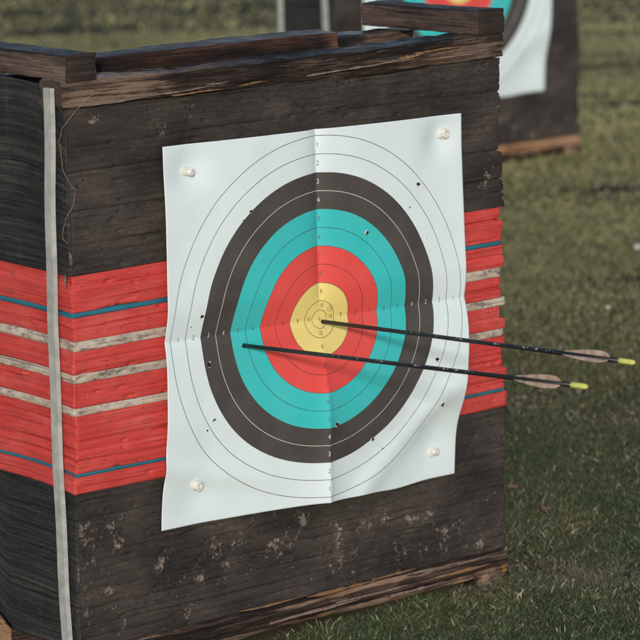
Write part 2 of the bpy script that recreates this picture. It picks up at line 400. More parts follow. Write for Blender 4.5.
# ------------------------------------------------------------------ timber pieces
def timber(name, L, B, H, mat, parent, loc, rot=(0, 0, 0), axis='x', amp=.002, seed=0, h=.006, bow=0., tone=None, lower=None, rag=0., cap=None):
    """beam with worn faces: local x along the grain, y depth, z up; origin at the low front left corner"""
    nx = max(4, int(L / h)); k = max(3, int(B / h)); kz = max(3, int(H / (h * .7)))
    cs = []
    for i in range(k): cs.append((i / k, 0.))
    for i in range(kz): cs.append((1., i / kz))
    for i in range(k): cs.append((1 - i / k, 1.))
    for i in range(kz): cs.append((0., 1 - i / kz))
    cs = np.array(cs); N = len(cs)
    per = np.array([c[0] * B if c[1] == 0 else B + c[1] * H if c[0] == 1. else B + H + (1 - c[0]) * B if c[1] == 1. else 2 * B + H + (1 - c[1]) * H for c in cs])
    xs = np.linspace(0, L, nx + 1)
    X = np.repeat(xs[:, None], N, 1); Yc = np.repeat(cs[None, :, 0], nx + 1, 0); Zc = np.repeat(cs[None, :, 1], nx + 1, 0)
    nyy = np.where(Yc == 0, -1., np.where(Yc == 1, 1., 0.)); nzz = np.where(Zc == 0, -1., np.where(Zc == 1, 1., 0.))
    nl = np.maximum(np.hypot(nyy, nzz), 1)
    per2 = np.repeat(per[None], nx + 1, 0)
    o = amp * (fbm(X * 5 + seed * 3.1, per2 * 55, 20 + seed, 4) * 1.3 + .6 * vn(X * 40, per2 * 160 + seed, 30 + seed)) - amp * .9 * ((np.abs(nyy) + np.abs(nzz)) > 1.5)
    Y = Yc * B + nyy / nl * o; Z = Zc * H + nzz / nl * o
    Z = Z + bow * np.sin(np.pi * X / L) + amp * .8 * vn(X * 3 + seed, X * 0, 40 + seed)
    if lower is not None:
        Z = Z + np.where(Zc < .5, (1 - 2 * Zc), 0) * lower(X)
    dx = rag * fbm(Yc * 4 + seed, Zc * 6, 50 + seed, 3)
    t = X / L
    Xd = X + dx * (sstep(.94, 1, t) - sstep(.06, 0, t))
    V = np.stack([Xd, Y, Z], -1).reshape(-1, 3)
    uv = np.stack([X, per2], -1).reshape(-1, 2)
    f = .5 + .5 * fbm(X * 3 + seed * 7, per2 * 12, 60 + seed, 3) if tone is None else tone(X, Yc, Zc)
    c = np.stack([np.clip(f, 0, 1)] * 3, -1).reshape(-1, 3)
    a = (np.arange(nx)[:, None] * N + np.arange(N)[None]); b = (np.arange(nx)[:, None] * N + (np.arange(N)[None] + 1) % N)
    quads = np.stack([a, a + N, b + N, b], -1).reshape(-1, 4)
    ob = mk(name, V, quads, None, mat, parent, uv, c, True, polys=[list(range(N)), [nx * N + i for i in range(N - 1, -1, -1)]])
    me = ob.data; me.materials.append(M_end if cap is None else cap)
    uvl = me.uv_layers[0].data
    for p in list(me.polygons)[-2:]:
        p.material_index = 1; p.use_smooth = False
        for li in p.loop_indices:
            co = me.vertices[me.loops[li].vertex_index].co; uvl[li].uv = (co.y * 3 + seed, co.z * .8)
    ob.location = loc; ob.rotation_euler = rot
    m = ob.modifiers.new('edges', 'EDGE_SPLIT'); m.split_angle = math.radians(50)
    return ob

def strap_bar(parent, path, x, w=.021, th=.007):
    """flat bar running down the left end; path = (y, z) centre points"""
    p = np.array(path)[::-1]; zz = np.linspace(p[0, 1], p[-1, 1], 60)
    yy = np.interp(zz, p[:, 1], p[:, 0])
    ker = np.ones(7) / 7; yp = np.pad(yy, 3, mode='edge'); yy = np.convolve(yp, ker, 'valid')
    prof = [(-w / 2, 0), (-w / 2 + .0015, -th), (w / 2 - .0015, -th), (w / 2, 0)]
    V = []; Q = []
    for y, z in zip(yy, zz):
        for a, b in prof: V.append((x - .010 * float(sstep(.55, .10, z)) + b + .0006 * math.sin(z * 31), y + a, z))
    for i in range(len(zz) - 1):
        for k in range(4):
            a = i * 4 + k; b = i * 4 + (k + 1) % 4; Q.append((a, b, b + 4, a + 4))
    n = (len(zz) - 1) * 4
    Q += [(3, 2, 1, 0), (n, n + 1, n + 2, n + 3)]
    return mk('strap', V, Q, None, M_strap, parent, smooth=False)

STRAP = [(.024, .940), (.028, .844), (.034, .751), (.039, .61), (.040, .45), (.034, .32), (.027, .20), (.023, .10), (.021, .010)]

def make_butt(loc, W, D, label, q=1., za=.651, zb=.305, top=.905, band=True):
    t = empty('archery_butt', loc, label, 'archery butt', group='layered foam archery butts on the grass')
    HT = top - .905
    F = lambda f: za - f * (za - zb)
    fr = [0, .167, .19, .30, .345, .45, .492, .605, .642, .905, .922, 1]
    e = .0004
    foam('black_foam', za + e, top, [z + HT for z in (.849, .809, .747, .699)], W, D, M_black, t, q, 1)
    names = ['red', 'blue', 'red', 'white', 'red', 'white', 'red', 'white', 'red', 'blue', 'red']
    reds = []
    rng = np.random.default_rng(3)
    for k, n in enumerate(names):
        hi, lo = F(fr[k]), F(fr[k + 1])
        bd = []
        if hi - lo > .03:
            m = int((hi - lo) / .022); bd = [lo + (hi - lo) * (i + 1 + rng.uniform(-.2, .2)) / (m + 1) for i in range(m)]
        foam({'red': 'red_foam', 'blue': 'blue_strip', 'white': 'white_strip'}[n], lo + e, hi - e, bd, W, D,
             {'red': M_red, 'blue': M_blue, 'white': M_white}[n], t, q, 2 + k)
    foam('black_foam', .055, zb - e, [.262, .205, .150, .118, .09, .072] + [.36 + .07 * i for i in range(9)], W, D, M_black, t, q, 20)
    # straps down the visible end
    SP = [(y, z * (top + .035) / .94) for y, z in STRAP]
    strap_bar(t, SP, -.006)
    strap_bar(t, [(D - .03, z) for y, z in SP], -.006)
    # base timbers: ragged front plank, bearers underneath
    def low(X):
        return .020 * sstep(.18, .45, X) + .006 * vn(X * 14, X * 0, 71) - .012 * sstep(.86, .9, X / W)
    def btone(X, Y, Z):
        return .42 + .35 * fbm(X * 5, Z * 5, 72, 3) + .35 * np.exp(-((Z - .8) / .2) ** 2) * sstep(.2, .6, fbm(X * 6, X * 0, 73, 2) + .3)
    timber('base_plank', W - .006, .085, .030, M_base if band else M_bear, t, (-.004, -.006, .023), amp=.0045, seed=1, rag=.006, h=.004, tone=btone)
    timber('base_plank', W * .975, .075, .022, M_base, t, (0, .000, .001), amp=.005, seed=2, rag=.008, h=.004, lower=lambda X: .010 * sstep(.1, .5, X), tone=lambda X, Y, Z: .62 + .3 * fbm(X * 6, Z * 3, 75, 3))
    timber('base_plank', W, .085, .045, M_base, t, (0, D - .08, .006), amp=.003, seed=3, cap=M_bear)
    for k, x in enumerate((.004, W * .5, W - .085)):
        timber('bearer', D - (.23 if k < 1 else .10 if k < 2 else .02), .085, .05 if k < 2 else .034, M_bear if k < 2 else M_base, t,
               (x + .085, (.215 if k < 1 else .085 if k < 2 else -.004), .004 if k < 2 else -.010), (0, 0, math.pi / 2), amp=.0025, seed=4 + k, rag=.004,
               tone=(lambda X, Y, Z: .45 + .3 * fbm(X * 8, Z * 4, 77, 3)) if k == 2 else None, cap=M_bear if k < 2 else M_base)
    # top frame
    def rtone(X, Y, Z):
        return np.clip(.47 + .42 * fbm(X * 4, Z * 4, 80, 3) + .40 * sstep(.26, .03, X) - .12 * sstep(.6, .9, Z), 0, 1)
    timber('top_rail', W + .006, .060, .041, M_rail, t, (-.004, -.004, .9065 + HT), amp=.0035, seed=9, rag=.003, h=.0035, tone=rtone)
    timber('top_rail', W, .060, .033, M_rail, t, (0, D - .066, .9065 + HT), amp=.003, seed=10)
    timber('cross_plank', D + .06, .054, .041, M_plank, t, (.056, -.008, .949 + HT), (0, 0, math.pi / 2), amp=.0016, seed=11, rag=.002, tone=lambda X, Y, Z: np.where(Z > .9, .05, .62) + .25 * fbm(X * 5, Z * 3, 81, 3))
    timber('cross_plank', .305, .054, .041, M_plank, t, (W + .001, -.008, .950 + HT), (0, math.radians(.6), math.pi / 2), amp=.0016, seed=12, rag=.002, tone=lambda X, Y, Z: np.where(Z > .9, .05, .47) + .25 * fbm(X * 5, Z * 3, 82, 3))
    timber('top_beam', .535, .072, .066, M_beam, t, (.060, .066, .9065 + HT), amp=.0022, seed=13, rag=.004, tone=lambda X, Y, Z: np.clip(.5 + .35 * fbm(X * 5, Z * 3, 83, 3) + .5 * sstep(.49, .535, X), 0, 1))
    return t

butt = make_butt((0, 0, 0), .897, .29, 'large dark layered foam archery butt with a red banded middle, nearest the camera', 1.)

# dark end grain of the planks facing the shooter
def end_cap(x0, z0, w, h, parent, seed, y=-.0105):
    n = 14; u = np.linspace(0, 1, n)
    U, Z = np.meshgrid(u, u)
    o = -.0018 * fbm(U * 4 + seed, Z * 4, 91, 3)
    edge = np.minimum(np.minimum(U, 1 - U), np.minimum(Z, 1 - Z)) < .02
    wob = .0012 * fbm(U * 5 + seed, Z * 5, 93, 2)
    fr = np.stack([x0 + U * w + wob, y + o + edge * .0015, z0 + Z * h + wob], -1).reshape(-1, 3)
    bk = fr.copy(); bk[:, 1] = y + .004
    V = np.concatenate([fr, bk]); K = n * n
    Q = []
    for j in range(n - 1):
        for i in range(n - 1):
            a = j * n + i; Q.append((a, a + 1, a + n + 1, a + n)); Q.append((K + a + n, K + a + n + 1, K + a + 1, K + a))
    for i in range(n - 1):
        for a, b in ((i + 1, i), ((n - 1) * n + i, (n - 1) * n + i + 1), (i * n, (i + 1) * n), ((i + 1) * n + n - 1, i * n + n - 1)):
            Q.append((a, b, K + b, K + a))
    uv = np.tile(np.stack([U * w * .6 + seed, Z * h], -1).reshape(-1, 2), (2, 1))
    c = np.full((len(V), 3), .45)
    ob = mk('end_grain', V, Q, None, M_end, parent, uv, c)
    m = ob.modifiers.new('edges', 'EDGE_SPLIT'); m.split_angle = math.radians(45)
    return ob
end_cap(.002, .9495, .054, .041, butt, 1)
end_cap(.897 - .053, .9505, .054, .041, butt, 3)

M_split = [mat_simple('pale_splinter', (.20, .145, .115), .85, .45, 200), mat_simple('orange_splinter', (.21, .115, .055), .8, .35, 300), mat_simple('dark_splinter', (.05, .035, .028), .85, .4, 300)]
def splinter(x, z, L, w, tilt, bow, mat, y=-.006):
    n = 12; V = []; Q = []; rr = np.random.default_rng(int(x * 9999) + 3)
    jag = rr.uniform(.35, 1.3, n)
    for i in range(n):
        f = i / (n - 1); ww = w * (math.sin(math.pi * min(1, .12 + .9 * f)) ** .7) * jag[i] * .5 + .0002
        cx = x + L * f; cz = z + tilt * L * f + .0005 * math.sin(f * 7 + x * 50)
        cy = y - bow * math.sin(math.pi * f) - .001
        V += [(cx, cy + .002, cz - ww), (cx, cy - ww * .5, cz - ww * .3), (cx, cy - ww * .35, cz + ww * .5), (cx, cy + .002, cz + ww)]
    for i in range(n - 1):
        for k in range(4):
            a = i * 4 + k; b = i * 4 + (k + 1) % 4; Q.append((a, a + 4, b + 4, b))
    e = (n - 1) * 4
    Q += [(0, 1, 2, 3), (e + 3, e + 2, e + 1, e)]
    return mk('splinter', V, Q, None, mat, butt, smooth=False)
rs = np.random.default_rng(41)
for (x, z, L, w, ti, bo, k) in ((.155, .914, .13, .0035, .03, .002, 0), (.20, .9105, .10, .0040, .01, .003, 1), (.02, .9105, .13, .005, .02, .002, 0), (.33, .913, .06, .003, .05, .002, 1), (.665, .925, .060, .007, .10, .004, 1),
                                (.70, .932, .10, .004, .02, .003, 1), (.47, .916, .16, .005, .03, .002, 0), (.60, .921, .12, .003, .02, .002, 0), (.74, .918, .11, .004, .02, .002, 0),
                                (.30, .060, .12, .004, -.01, .003, 1), (.44, .056, .15, .006, .00, .003, 1), (.58, .059, .10, .005, .01, .004, 1), (.66, .052, .13, .004, -.01, .003, 0), (.50, .034, .16, .005, .0, .003, 0),
                                (.25, .040, .14, .004, .02, .003, 2), (.72, .034, .13, .006, .01, .004, 1), (.36, .028, .18, .006, .02, .003, 0), (.62, .022, .12, .005, .02, .004, 0)):
    splinter(x, z, L, w, ti, bo, M_split[k], -.0075 if z > .5 else -.0105)
for i in range(22):
    top = i % 2 == 0
    z = rs.uniform(.910, .942) if top else rs.uniform(.015, .058)
    splinter(rs.uniform(.01, .80), z, rs.uniform(.025, .10), rs.uniform(.0012, .0035), rs.uniform(-.05, .06), rs.uniform(.001, .003), M_split[int(rs.choice([0, 2, 2]))], -.0070 if top else -.0100)

# little torn foam flake near the corner
def flake(parent, pts, th=.0015):
    c = np.mean(pts, 0); ring = [tuple(p) for p in pts]
    V = [tuple(c + np.array([-.004, -.003, 0]))] + ring
    T = [(0, 1 + i, 1 + (i + 1) % len(ring)) for i in range(len(ring))]
    o = mk('torn_flake', V, None, T, M_flake, parent, smooth=False)
    m = o.modifiers.new('thick', 'SOLIDIFY'); m.thickness = th; m.offset = 0
    return o
flake(butt, [(-.008, .009, .650), (-.008, .004, .640), (-.009, .001, .633), (-.009, .000, .655)])
flake(butt, [(-.004, -.004, .690), (.000, -.006, .684), (.001, -.005, .668), (-.003, -.004, .672)])

# ------------------------------------------------------------------ target face
class Face:
    def __init__(s, cx, cz, rho, half, rmax, wall, calm=1.):
        s.cx, s.cz, s.rho, s.half, s.rmax, s.wall, s.k = cx, cz, rho, half, rmax, wall, half / .31
        s.calm = calm
    def n(s, u, v):
        k = s.k; u = np.asarray(u, float) / k; v = np.asarray(v, float) / k
        t = np.clip((u + .31) / .62, 0, 1)
        def prof(xs, ys):
            return sum(np.interp(v + q, xs, ys) for q in (-.018, -.009, 0, .009, .018)) / 5
        El = prof([-.31, -.27, -.21, -.14, -.07, 0, .05, .2, .31], [.001, .003, .008, .011, .007, .003, .004, .005, .001])
        Er = prof([-.31, -.27, -.225, -.195, -.165, -.10, -.05, -.012, .03, .08, .2, .31], [.001, .002, .004, .012, .022, .026, .023, .015, .011, .008, .003, .001])
        n = .0035 + El * (1 - t) ** 2.4 + Er * t ** 2.0
        au = np.abs(u)
        valley = .0060 * (1 - np.exp(-au / .07)) * sstep(.30, .10, au) * sstep(.31, .27, np.abs(v) * .0 + au)
        ridge = .024 * np.clip(1 - au / .24, 0, 1) ** 1.35
        loc = np.exp(-au / .016); valley = valley + .0070 * (1 - loc); ridge = ridge + .0065 * loc
        wt = sstep(-.005, .06, v); wb = sstep(.02, -.12, v)
        n = n + valley * wt + ridge * wb * (.55 + .45 * sstep(-.05, -.25, v))
        n = n + .0050 * (1 - np.exp(-np.abs(v) / .016)) * np.exp(-np.abs(v) / .12) * (1 - .5 * wb * np.clip(1 - au / .1, 0, 1))
        n = n + .0016 * (1 + fbm(u * 7, v * 7, 101, 3)) + .0007 * (1 + fbm(u * 22, v * 22, 105, 2))
        # diagonal buckles near the lower corners
        d1 = ((u - .17) * .62 - (v + .235) * .78); n = n + .006 * np.exp(-(d1 / .026) ** 2) * sstep(.02, .10, u) * sstep(-.10, -.18, v)
        d2 = ((u + .24) * .25 + (v + .225)); n = n + .004 * np.exp(-(d2 / .020) ** 2) * sstep(-.05, -.17, u)
        for (a, b) in ((-.26, .27), (.26, .27), (-.25, -.275), (.255, -.255)):
            w = np.exp(-((u - a) ** 2 + (v - b) ** 2) / .032 ** 2); n = n * (1 - .75 * w) + .003 * w
        return np.maximum(n * s.calm + .002, .0025)
    def pos(s, u, v, lift=0.):
        u = np.asarray(u, float); v = np.asarray(v, float)
        c, q = math.cos(s.rho), math.sin(s.rho)
        lo = sstep(-.03, -.3, v / s.k); eu = u - .013 * s.k * lo * np.clip(np.abs(u) / s.k / .31, 0, 1); ev = v * (1 - lo * (.023 - .007 * np.tanh(u / s.k / .08))) + .004 * s.k * np.exp(-((u / s.k - .17) / .05) ** 2) * lo * -1
        return np.stack([s.cx + eu * c - ev * q, s.wall - s.n(u, v) - lift, s.cz + eu * q + ev * c], -1)

def make_face(f, name, label, cat, marks=True, mat=None, N=300):
    g = np.linspace(-f.half, f.half, N)
    U, V = np.meshgrid(g, g)
    P = f.pos(U, V).reshape(-1, 3)
    uv = np.stack([U, V], -1).reshape(-1, 2)
    a = (np.arange(N - 1)[:, None] * N + np.arange(N - 1)[None])
    Q = np.stack([a, a + 1, a + N + 1, a + N], -1).reshape(-1, 4)
    ob = mk(name, P, Q, None, mat or M_paper, None, uv)
    m = ob.modifiers.new('sheet', 'SOLIDIFY'); m.thickness = .0005; m.offset = -1
    tag(ob, label, cat, 'paper target faces')
    # printed numerals: conform flat lettering to the sheet
    k = f.rmax / .3
    for sc in range(1, 11):
        r = ((10 - sc) * .03 + .015) * k if sc < 10 else .0225 * k
        cu = bpy.data.curves.new('n', 'FONT'); cu.body = str(sc); cu.size = .0115 * k * (.9 if sc == 10 else 1); cu.align_x = 'CENTER'; cu.align_y = 'CENTER'
        cu.resolution_u = 3
        to = bpy.data.objects.new('n', cu); col.objects.link(to)
        dg = bpy.context.evaluated_depsgraph_get(); dg.update()
        me = bpy.data.meshes.new_from_object(to.evaluated_get(dg))
        A0 = np.array([tuple(v.co) for v in me.vertices]); Fs = [list(p.vertices) for p in me.polygons]
        bpy.data.objects.remove(to); bpy.data.meshes.remove(me); bpy.data.curves.remove(cu)
        for dx, dy in ((0, 1), (0, -1), (-1, 0), (1, 0)):
            X = A0[:, 0] * .72 + dx * r + (.003 if dy > 0 else -.0025 if dy < 0 else 0); Y = A0[:, 1] + dy * r + (.0015 if dy == 0 else 0)
            mk('printed_numeral', f.pos(X, Y, .0008), None, None, M_wink if sc in (3, 4) else M_ink, ob, polys=Fs, smooth=False)
    # fine cross at the very centre and the small ringed emblem beside the 10
    def strip(name, pts, w):
        P = np.array(pts); d = np.gradient(P, axis=0); d /= np.hypot(d[:, 0], d[:, 1])[:, None]
        nn = np.stack([-d[:, 1], d[:, 0]], -1) * w
        A = np.concatenate([P + nn, P - nn]); m = len(P)
        return mk(name, f.pos(A[:, 0], A[:, 1], .0008), [(i, i + 1, m + i + 1, m + i) for i in range(m - 1)], None, M_ink, ob, smooth=False)
    strip('printed_cross', [(-.004 * k, 0), (0, 0), (.004 * k, 0)], .0004 * k); strip('printed_cross', [(0, -.004 * k), (0, 0), (0, .004 * k)], .0004 * k)
    for i in range(9):
        a = i * math.tau / 9
        strip('printed_emblem', [(k * (.021 + .0052 * math.cos(a + q)), k * (.016 + .0052 * math.sin(a + q))) for q in (0, .2, .4)], .00045 * k)
    strip('printed_emblem', [(.0190 * k, .0165 * k), (.021 * k, .0165 * k), (.0230 * k, .0165 * k)], .00045 * k)
    strip('printed_emblem', [(.0195 * k, .0150 * k), (.021 * k, .0150 * k), (.0225 * k, .0150 * k)], .00045 * k)
    return ob

face = Face(.4917 - .015, .5185, -.016, .3105, .3, 0.)
paper = make_face(face, 'paper_target', 'paper target face with coloured rings and two arrows in it, creased in four', 'target face')

def hole(u, v, r=.0036, seed=0, flap=True, dark=True):
    rr = np.random.default_rng(200 + seed); n = 14
    a = np.linspace(0, math.tau, n, endpoint=False)
    ri = r * (1 + rr.uniform(-.3, .25, n)); ro = ri * (1.2 + rr.uniform(0, .35, n) * (1 if flap else .2))
    sq = np.array([1., .85])
    inn = np.stack([u + ri * np.cos(a) * sq[0], v + ri * np.sin(a) * sq[1]], -1)
    out = np.stack([u + ro * np.cos(a), v + ro * np.sin(a)], -1)
    Pi = face.pos(inn[:, 0], inn[:, 1], .0007); Po = face.pos(out[:, 0], out[:, 1], .0003)
    lip = face.pos(inn[:, 0], inn[:, 1], .0012 + .0010 * 1)
    c = face.pos(u, v, .0006)[None]
    V = np.concatenate([c, Pi, lip, Po])
    T = [(0, 1 + i, 1 + (i + 1) % n) for i in range(n)]
    h = mk('arrow_hole', V[:1 + n], None, T, M_hole, paper, smooth=False)
    if flap:
        keep = [i for i in range(n) if rr.uniform() < .62]
        Q = [(i, n + i, n + (i + 1) % n, (i + 1) % n) for i in keep]
        mk('torn_rim', np.concatenate([lip, Po]), Q, None, M_torn, h, smooth=False)
    return h
HOLES = [(.2104, .201, .0042), (.0953, .1328, .0036), (-.1449, .1934, .0028), (-.2436, .0354, .0036), (-.2183, -.136, .0028), (.0171, -.1761, .0042), (.259, -.1775, .0040),
         (-.2268, -.0449, .0040), (.2429, -.0973, .0038), (.1067, -.2164, .0038), (-.231, -.1519, .0018), (-.16, .18, .0014), (.19, .165, .0016), (.225, .11, .0010), (-.262, .02, .0013), (.13, -.235, .0016)]
for i, (u, v, r) in enumerate(HOLES):
    hole(u, v, r * .95, i, r > .0025)

# ------------------------------------------------------------------ pins
def lathe(name, prof, axis_pt, axis, mat, parent, n=20, wob=0., seed=0, squash=1.):
    ax = Vector(axis).normalized(); e1 = ax.cross(Vector((0, 0, 1)))
    if e1.length < .1: e1 = ax.cross(Vector((1, 0, 0)))
    e1.normalize(); e2 = ax.cross(e1)
    V = []; Q = []; o = Vector(axis_pt); rr = np.random.default_rng(seed)
    w = 1 + wob * rr.uniform(-1, 1, n)
    for t, r in prof:
        for i in range(n):
            a = i * math.tau / n
            V.append(o + ax * t + e1 * (r * math.cos(a) * w[i]) + e2 * (r * math.sin(a) * w[i] * squash))
    for k in range(len(prof) - 1):
        for i in range(n):
            a = k * n + i; b = k * n + (i + 1) % n; Q.append((a, b, b + n, a + n))
    m = len(prof) - 1
    ob = mk(name, [tuple(v) for v in V], Q, None, mat, parent, polys=[list(range(n - 1, -1, -1)), [m * n + i for i in range(n)]])
    md = ob.modifiers.new('edges', 'EDGE_SPLIT'); md.split_angle = math.radians(40)
    return ob

def pin(u, v, label, ax, r=.0062, L=.017, disc=.0100, seed=0, squash=1., wide=1.):
    p = face.pos(u, v, 0.); t = empty('target_pin', tuple(p), label, 'pin', group='white pins holding the paper')
    lathe('pin_flange', [(-.002, disc * .9), (.0006, disc), (.0022, disc * .96), (.0030, disc * .7)], (0, 0, 0), (0, -1, 0), M_pin, t, wob=.06, seed=seed, squash=.8)
    lathe('pin_stub', [(.0026, r), (L * .5, r * .96), (L - .001, r), (L, r * .86), (L, r * .5), (L - .004, r * .45)], (0, 0, 0), ax, M_pin, t, wob=.10, seed=seed + 5, squash=squash)
    return t
c_, s_ = math.cos(face.rho), math.sin(face.rho)
def uvof(x, z):
    x = x - .0
    a, b = x - face.cx, z - face.cz
    return a * c_ + b * s_, -a * s_ + b * c_
for i_, q_ in enumerate(((.483, .5133), (.3209, .4974))):
    hole(*uvof(*q_), .0047, 60 + i_, False)
pin(*uvof(.2165, .7901), 'thin white pin in the top left corner of the near paper, jutting sideways', (.30, -1, -.05), .0056, .017, .0090, 1)
pin(*uvof(.7549, .7936), 'white disc shaped pin in the top right corner of the near paper', (.10, -1, -.02), .0080, .010, .0125, 2)
pin(*uvof(.2251, .2801), 'crooked square white pin in the bottom left corner of the near paper', (.15, -1, -.10), .0086, .011, .0105, 3)
pin(*uvof(.7326, .2495), 'oval white pin in the bottom right corner of the near paper', (.35, -1, .12), .0082, .010, .0110, 4, .70)

# ------------------------------------------------------------------ arrows
def tube(name, pts, rad, mat, parent=None, n=10, cap=True):
    P = [Vector(p) for p in pts]; V = []; Q = []
    for i, p in enumerate(P):
        d = (P[min(i + 1, len(P) - 1)] - P[max(i - 1, 0)]).normalized()
        a = d.cross(Vector((0, 0, 1)))
        if a.length < .05: a = d.cross(Vector((1, 0, 0)))
        a.normalize(); b = d.cross(a)
        r = rad if isinstance(rad, (int, float)) else rad[i]
        for k in range(n):
            t = k * math.tau / n; V.append(tuple(p + a * (r * math.cos(t)) + b * (r * math.sin(t))))
    for i in range(len(P) - 1):
        for k in range(n):
            x = i * n + k; y = i * n + (k + 1) % n; Q.append((x, y, y + n, x + n))
    m = (len(P) - 1) * n
    return mk(name, V, Q, None, mat, parent, polys=[list(range(n - 1, -1, -1)), [m + k for k in range(n)]] if cap else None)

def arrow(entry, elev, L, label, roll, vane_rot, seed, yaw=0.):
    """local +x runs from the paper to the nock"""
    t = empty('arrow', entry, label, 'arrow', group='black arrows stuck in the near target')
    d = Vector((math.sin(yaw) * math.cos(elev), -math.cos(yaw) * math.cos(elev), math.sin(elev)))
    x = d; y = Vector((0, 0, 1)).cross(x).normalized(); z = x.cross(y)
    t.rotation_euler = Matrix((x, y, z)).transposed().to_euler()
    R = .0034
    tube('shaft', [(-.03, 0, 0), (0, 0, 0), (L * .3, 0, 0), (L * .7, 0, 0), (L - .028, 0, 0)], R, M_shaft, t, 16)
    # nock: collar, body and slot made of two prongs
    nk = tube('nock', [(L - .031, 0, 0), (L - .0295, 0, 0), (L - .012, 0, 0), (L - .010, 0, 0)], [.0036, .0043, .0040, .0032], M_nock, t, 14)
    for s in (-1, 1):
        V = []; n = 9
        for xx, rr in ((L - .013, .0039), (L - .005, .0037), (L - .0005, .0026), (L, .0012)):
            for k in range(n):
                a = math.pi * k / (n - 1)
                V.append((xx, s * (.0010 + rr * .75 * math.sin(a)), rr * math.cos(a)))
        Q = [(i * n + k, i * n + k + 1, (i + 1) * n + k + 1, (i + 1) * n + k) for i in range(3) for k in range(n - 1)]
        Q += [(i * n + n - 1, i * n, (i + 1) * n, (i + 1) * n + n - 1) for i in range(3)]
        mk('nock_prong', V, Q, None, M_nock, nk, polys=[list(range(n)), [3 * n + k for k in range(n)]], smooth=False)
    x1, x0 = L - .052, L - .052 - .100
    for k in range(3):
        a = math.radians(vane_rot + 120 * k); rad = Vector((0, math.cos(a), math.sin(a)))
        n = 24; V = []; Q = []
        tan = Vector((0, -math.sin(a), math.cos(a)))
        for i in range(n):
            f = i / (n - 1)
            hgt = .0082 * (min(1, f / .62) ** .75) * (1 if f < .86 else max(.12, math.sqrt(max(0, 1 - ((f - .86) / .14) ** 2))))
            xx = x0 + (x1 - x0) * f
            for j, g in enumerate((0., .5, 1.)):
                hh = R * .8 + hgt * g * (1 + .03 * math.sin(i * 7.1 + k))
                for sd in (-1, 1):
                    p = rad * hh + tan * (sd * (.0005 - .0002 * g) + .0016 * g * g * math.sin(f * 3))
                    V.append((xx, p.y, p.z))
        for i in range(n - 1):
            b = i * 6
            for j in range(2):
                Q.append((b + 2 * j, b + 2 * j + 2, b + 2 * j + 8, b + 2 * j + 6)); Q.append((b + 2 * j + 3, b + 2 * j + 1, b + 2 * j + 7, b + 2 * j + 9))
            Q.append((b + 4, b + 5, b + 11, b + 10))
        Q.append((1, 3, 2, 0)); Q.append((3, 5, 4, 2)); e = (n - 1) * 6
        Q.append((e, e + 2, e + 3, e + 1)); Q.append((e + 2, e + 4, e + 5, e + 3))
        mk('feather_vane', V, Q, None, M_vane, t)
    return t
arrow((.483, -.0105, .5133), math.radians(2.8), .722, 'black arrow stuck in the yellow centre, upper of the two arrows', 0, 78, 1)
arrow((.3209, -.0115, .4974), math.radians(3.7), .790, 'black arrow stuck in the turquoise ring, lower of the two arrows', 0, 95, 2)

# ------------------------------------------------------------------ loose thread at the corner
TH = [(.052, -.010, .930), (.036, -.009, .921), (.022, -.008, .909), (.007, -.009, .898), (-.008, -.006, .882), (-.010, .001, .860), (-.009, .000, .841), (-.009, -.005, .815), (-.004, -.010, .800),
      (.006, -.008, .789), (.011, -.008, .783), (.007, -.009, .770), (.000, -.010, .757), (-.008, -.007, .744), (-.010, .000, .725), (-.009, .003, .708), (-.006, -.006, .700)]
pts = []
for i in range(len(TH) - 1):
    for k in range(5):
        f = k / 5; pts.append(tuple(np.array(TH[i]) * (1 - f) + np.array(TH[i + 1]) * f + np.random.default_rng(i * 7 + k).normal(0, .0011, 3)))
pts = np.array(pts); pts[1:-1] = (pts[:-2] + 2 * pts[1:-1] + pts[2:]) / 4
th = tube('loose_thread', [tuple(p) for p in pts], .00036, M_thread, None, 5)
tag(th, 'thin pale thread hanging down the front left corner of the near butt', 'thread')

# ------------------------------------------------------------------ background butt
WB = 1.05
bb = (4.662 - WB, 3.726, 0)
butt2 = make_butt(bb, WB, .29, 'out of focus dark archery butt standing behind on the grass', 4., za=1.15, zb=.80, top=1.30, band=False)
face2 = Face(bb[0] + WB - .150 - .395, .612, -.01, .398, .39, bb[1] - .002, .8)
M_paper2 = mat_paper(.39)
make_face(face2, 'paper_target', 'blurred paper target face on the butt further back', 'target face', mat=M_paper2, N=110)

# ------------------------------------------------------------------ ground
CAM = np.array([-2.7657, -4.0025, 1.5128])
FWD = np.array([.6195, .7616]) / np.hypot(.6195, .7616)
MUD = [(6.49, 5.38, .32, .16), (5.70, 4.80, .22, .10), (5.72, 4.47, .30, .10), (7.5, 6.2, .40, .15), (7.1, 8.7, .7, .22), (5.9, 8.5, .35, .16), (6.2, 9.4, .5, .2), (6.7, 5.72, .16, .10), (4.2, 3.0, .22, .08), (3.1, 1.9, .2, .1), (9.5, 7.5, .8, .3)]
RGT = np.array([FWD[1], -FWD[0]])
def mudmask(x, y):
    m = np.zeros_like(x)
    for cx, cy, a, b in MUD:
        u = (x - cx) * RGT[0] + (y - cy) * RGT[1]; v = (x - cx) * FWD[0] + (y - cy) * FWD[1]
        m = np.maximum(m, np.exp(-((u / a) ** 2 + (v / b) ** 2) ** 1.3))
    m = m * (.75 + .5 * vn(x * 9, y * 9, 140))
    return np.clip(m, 0, 1)
def zground(x, y):
    d = np.hypot(x - CAM[0], y - CAM[1])
    return (.010 * fbm(x * 1.3, y * 1.3, 150, 3) - .008) * sstep(.05, .5, np.hypot(np.maximum(np.maximum(-x, x - .9), 0), np.maximum(np.maximum(-y, y - .3), 0))) - .001

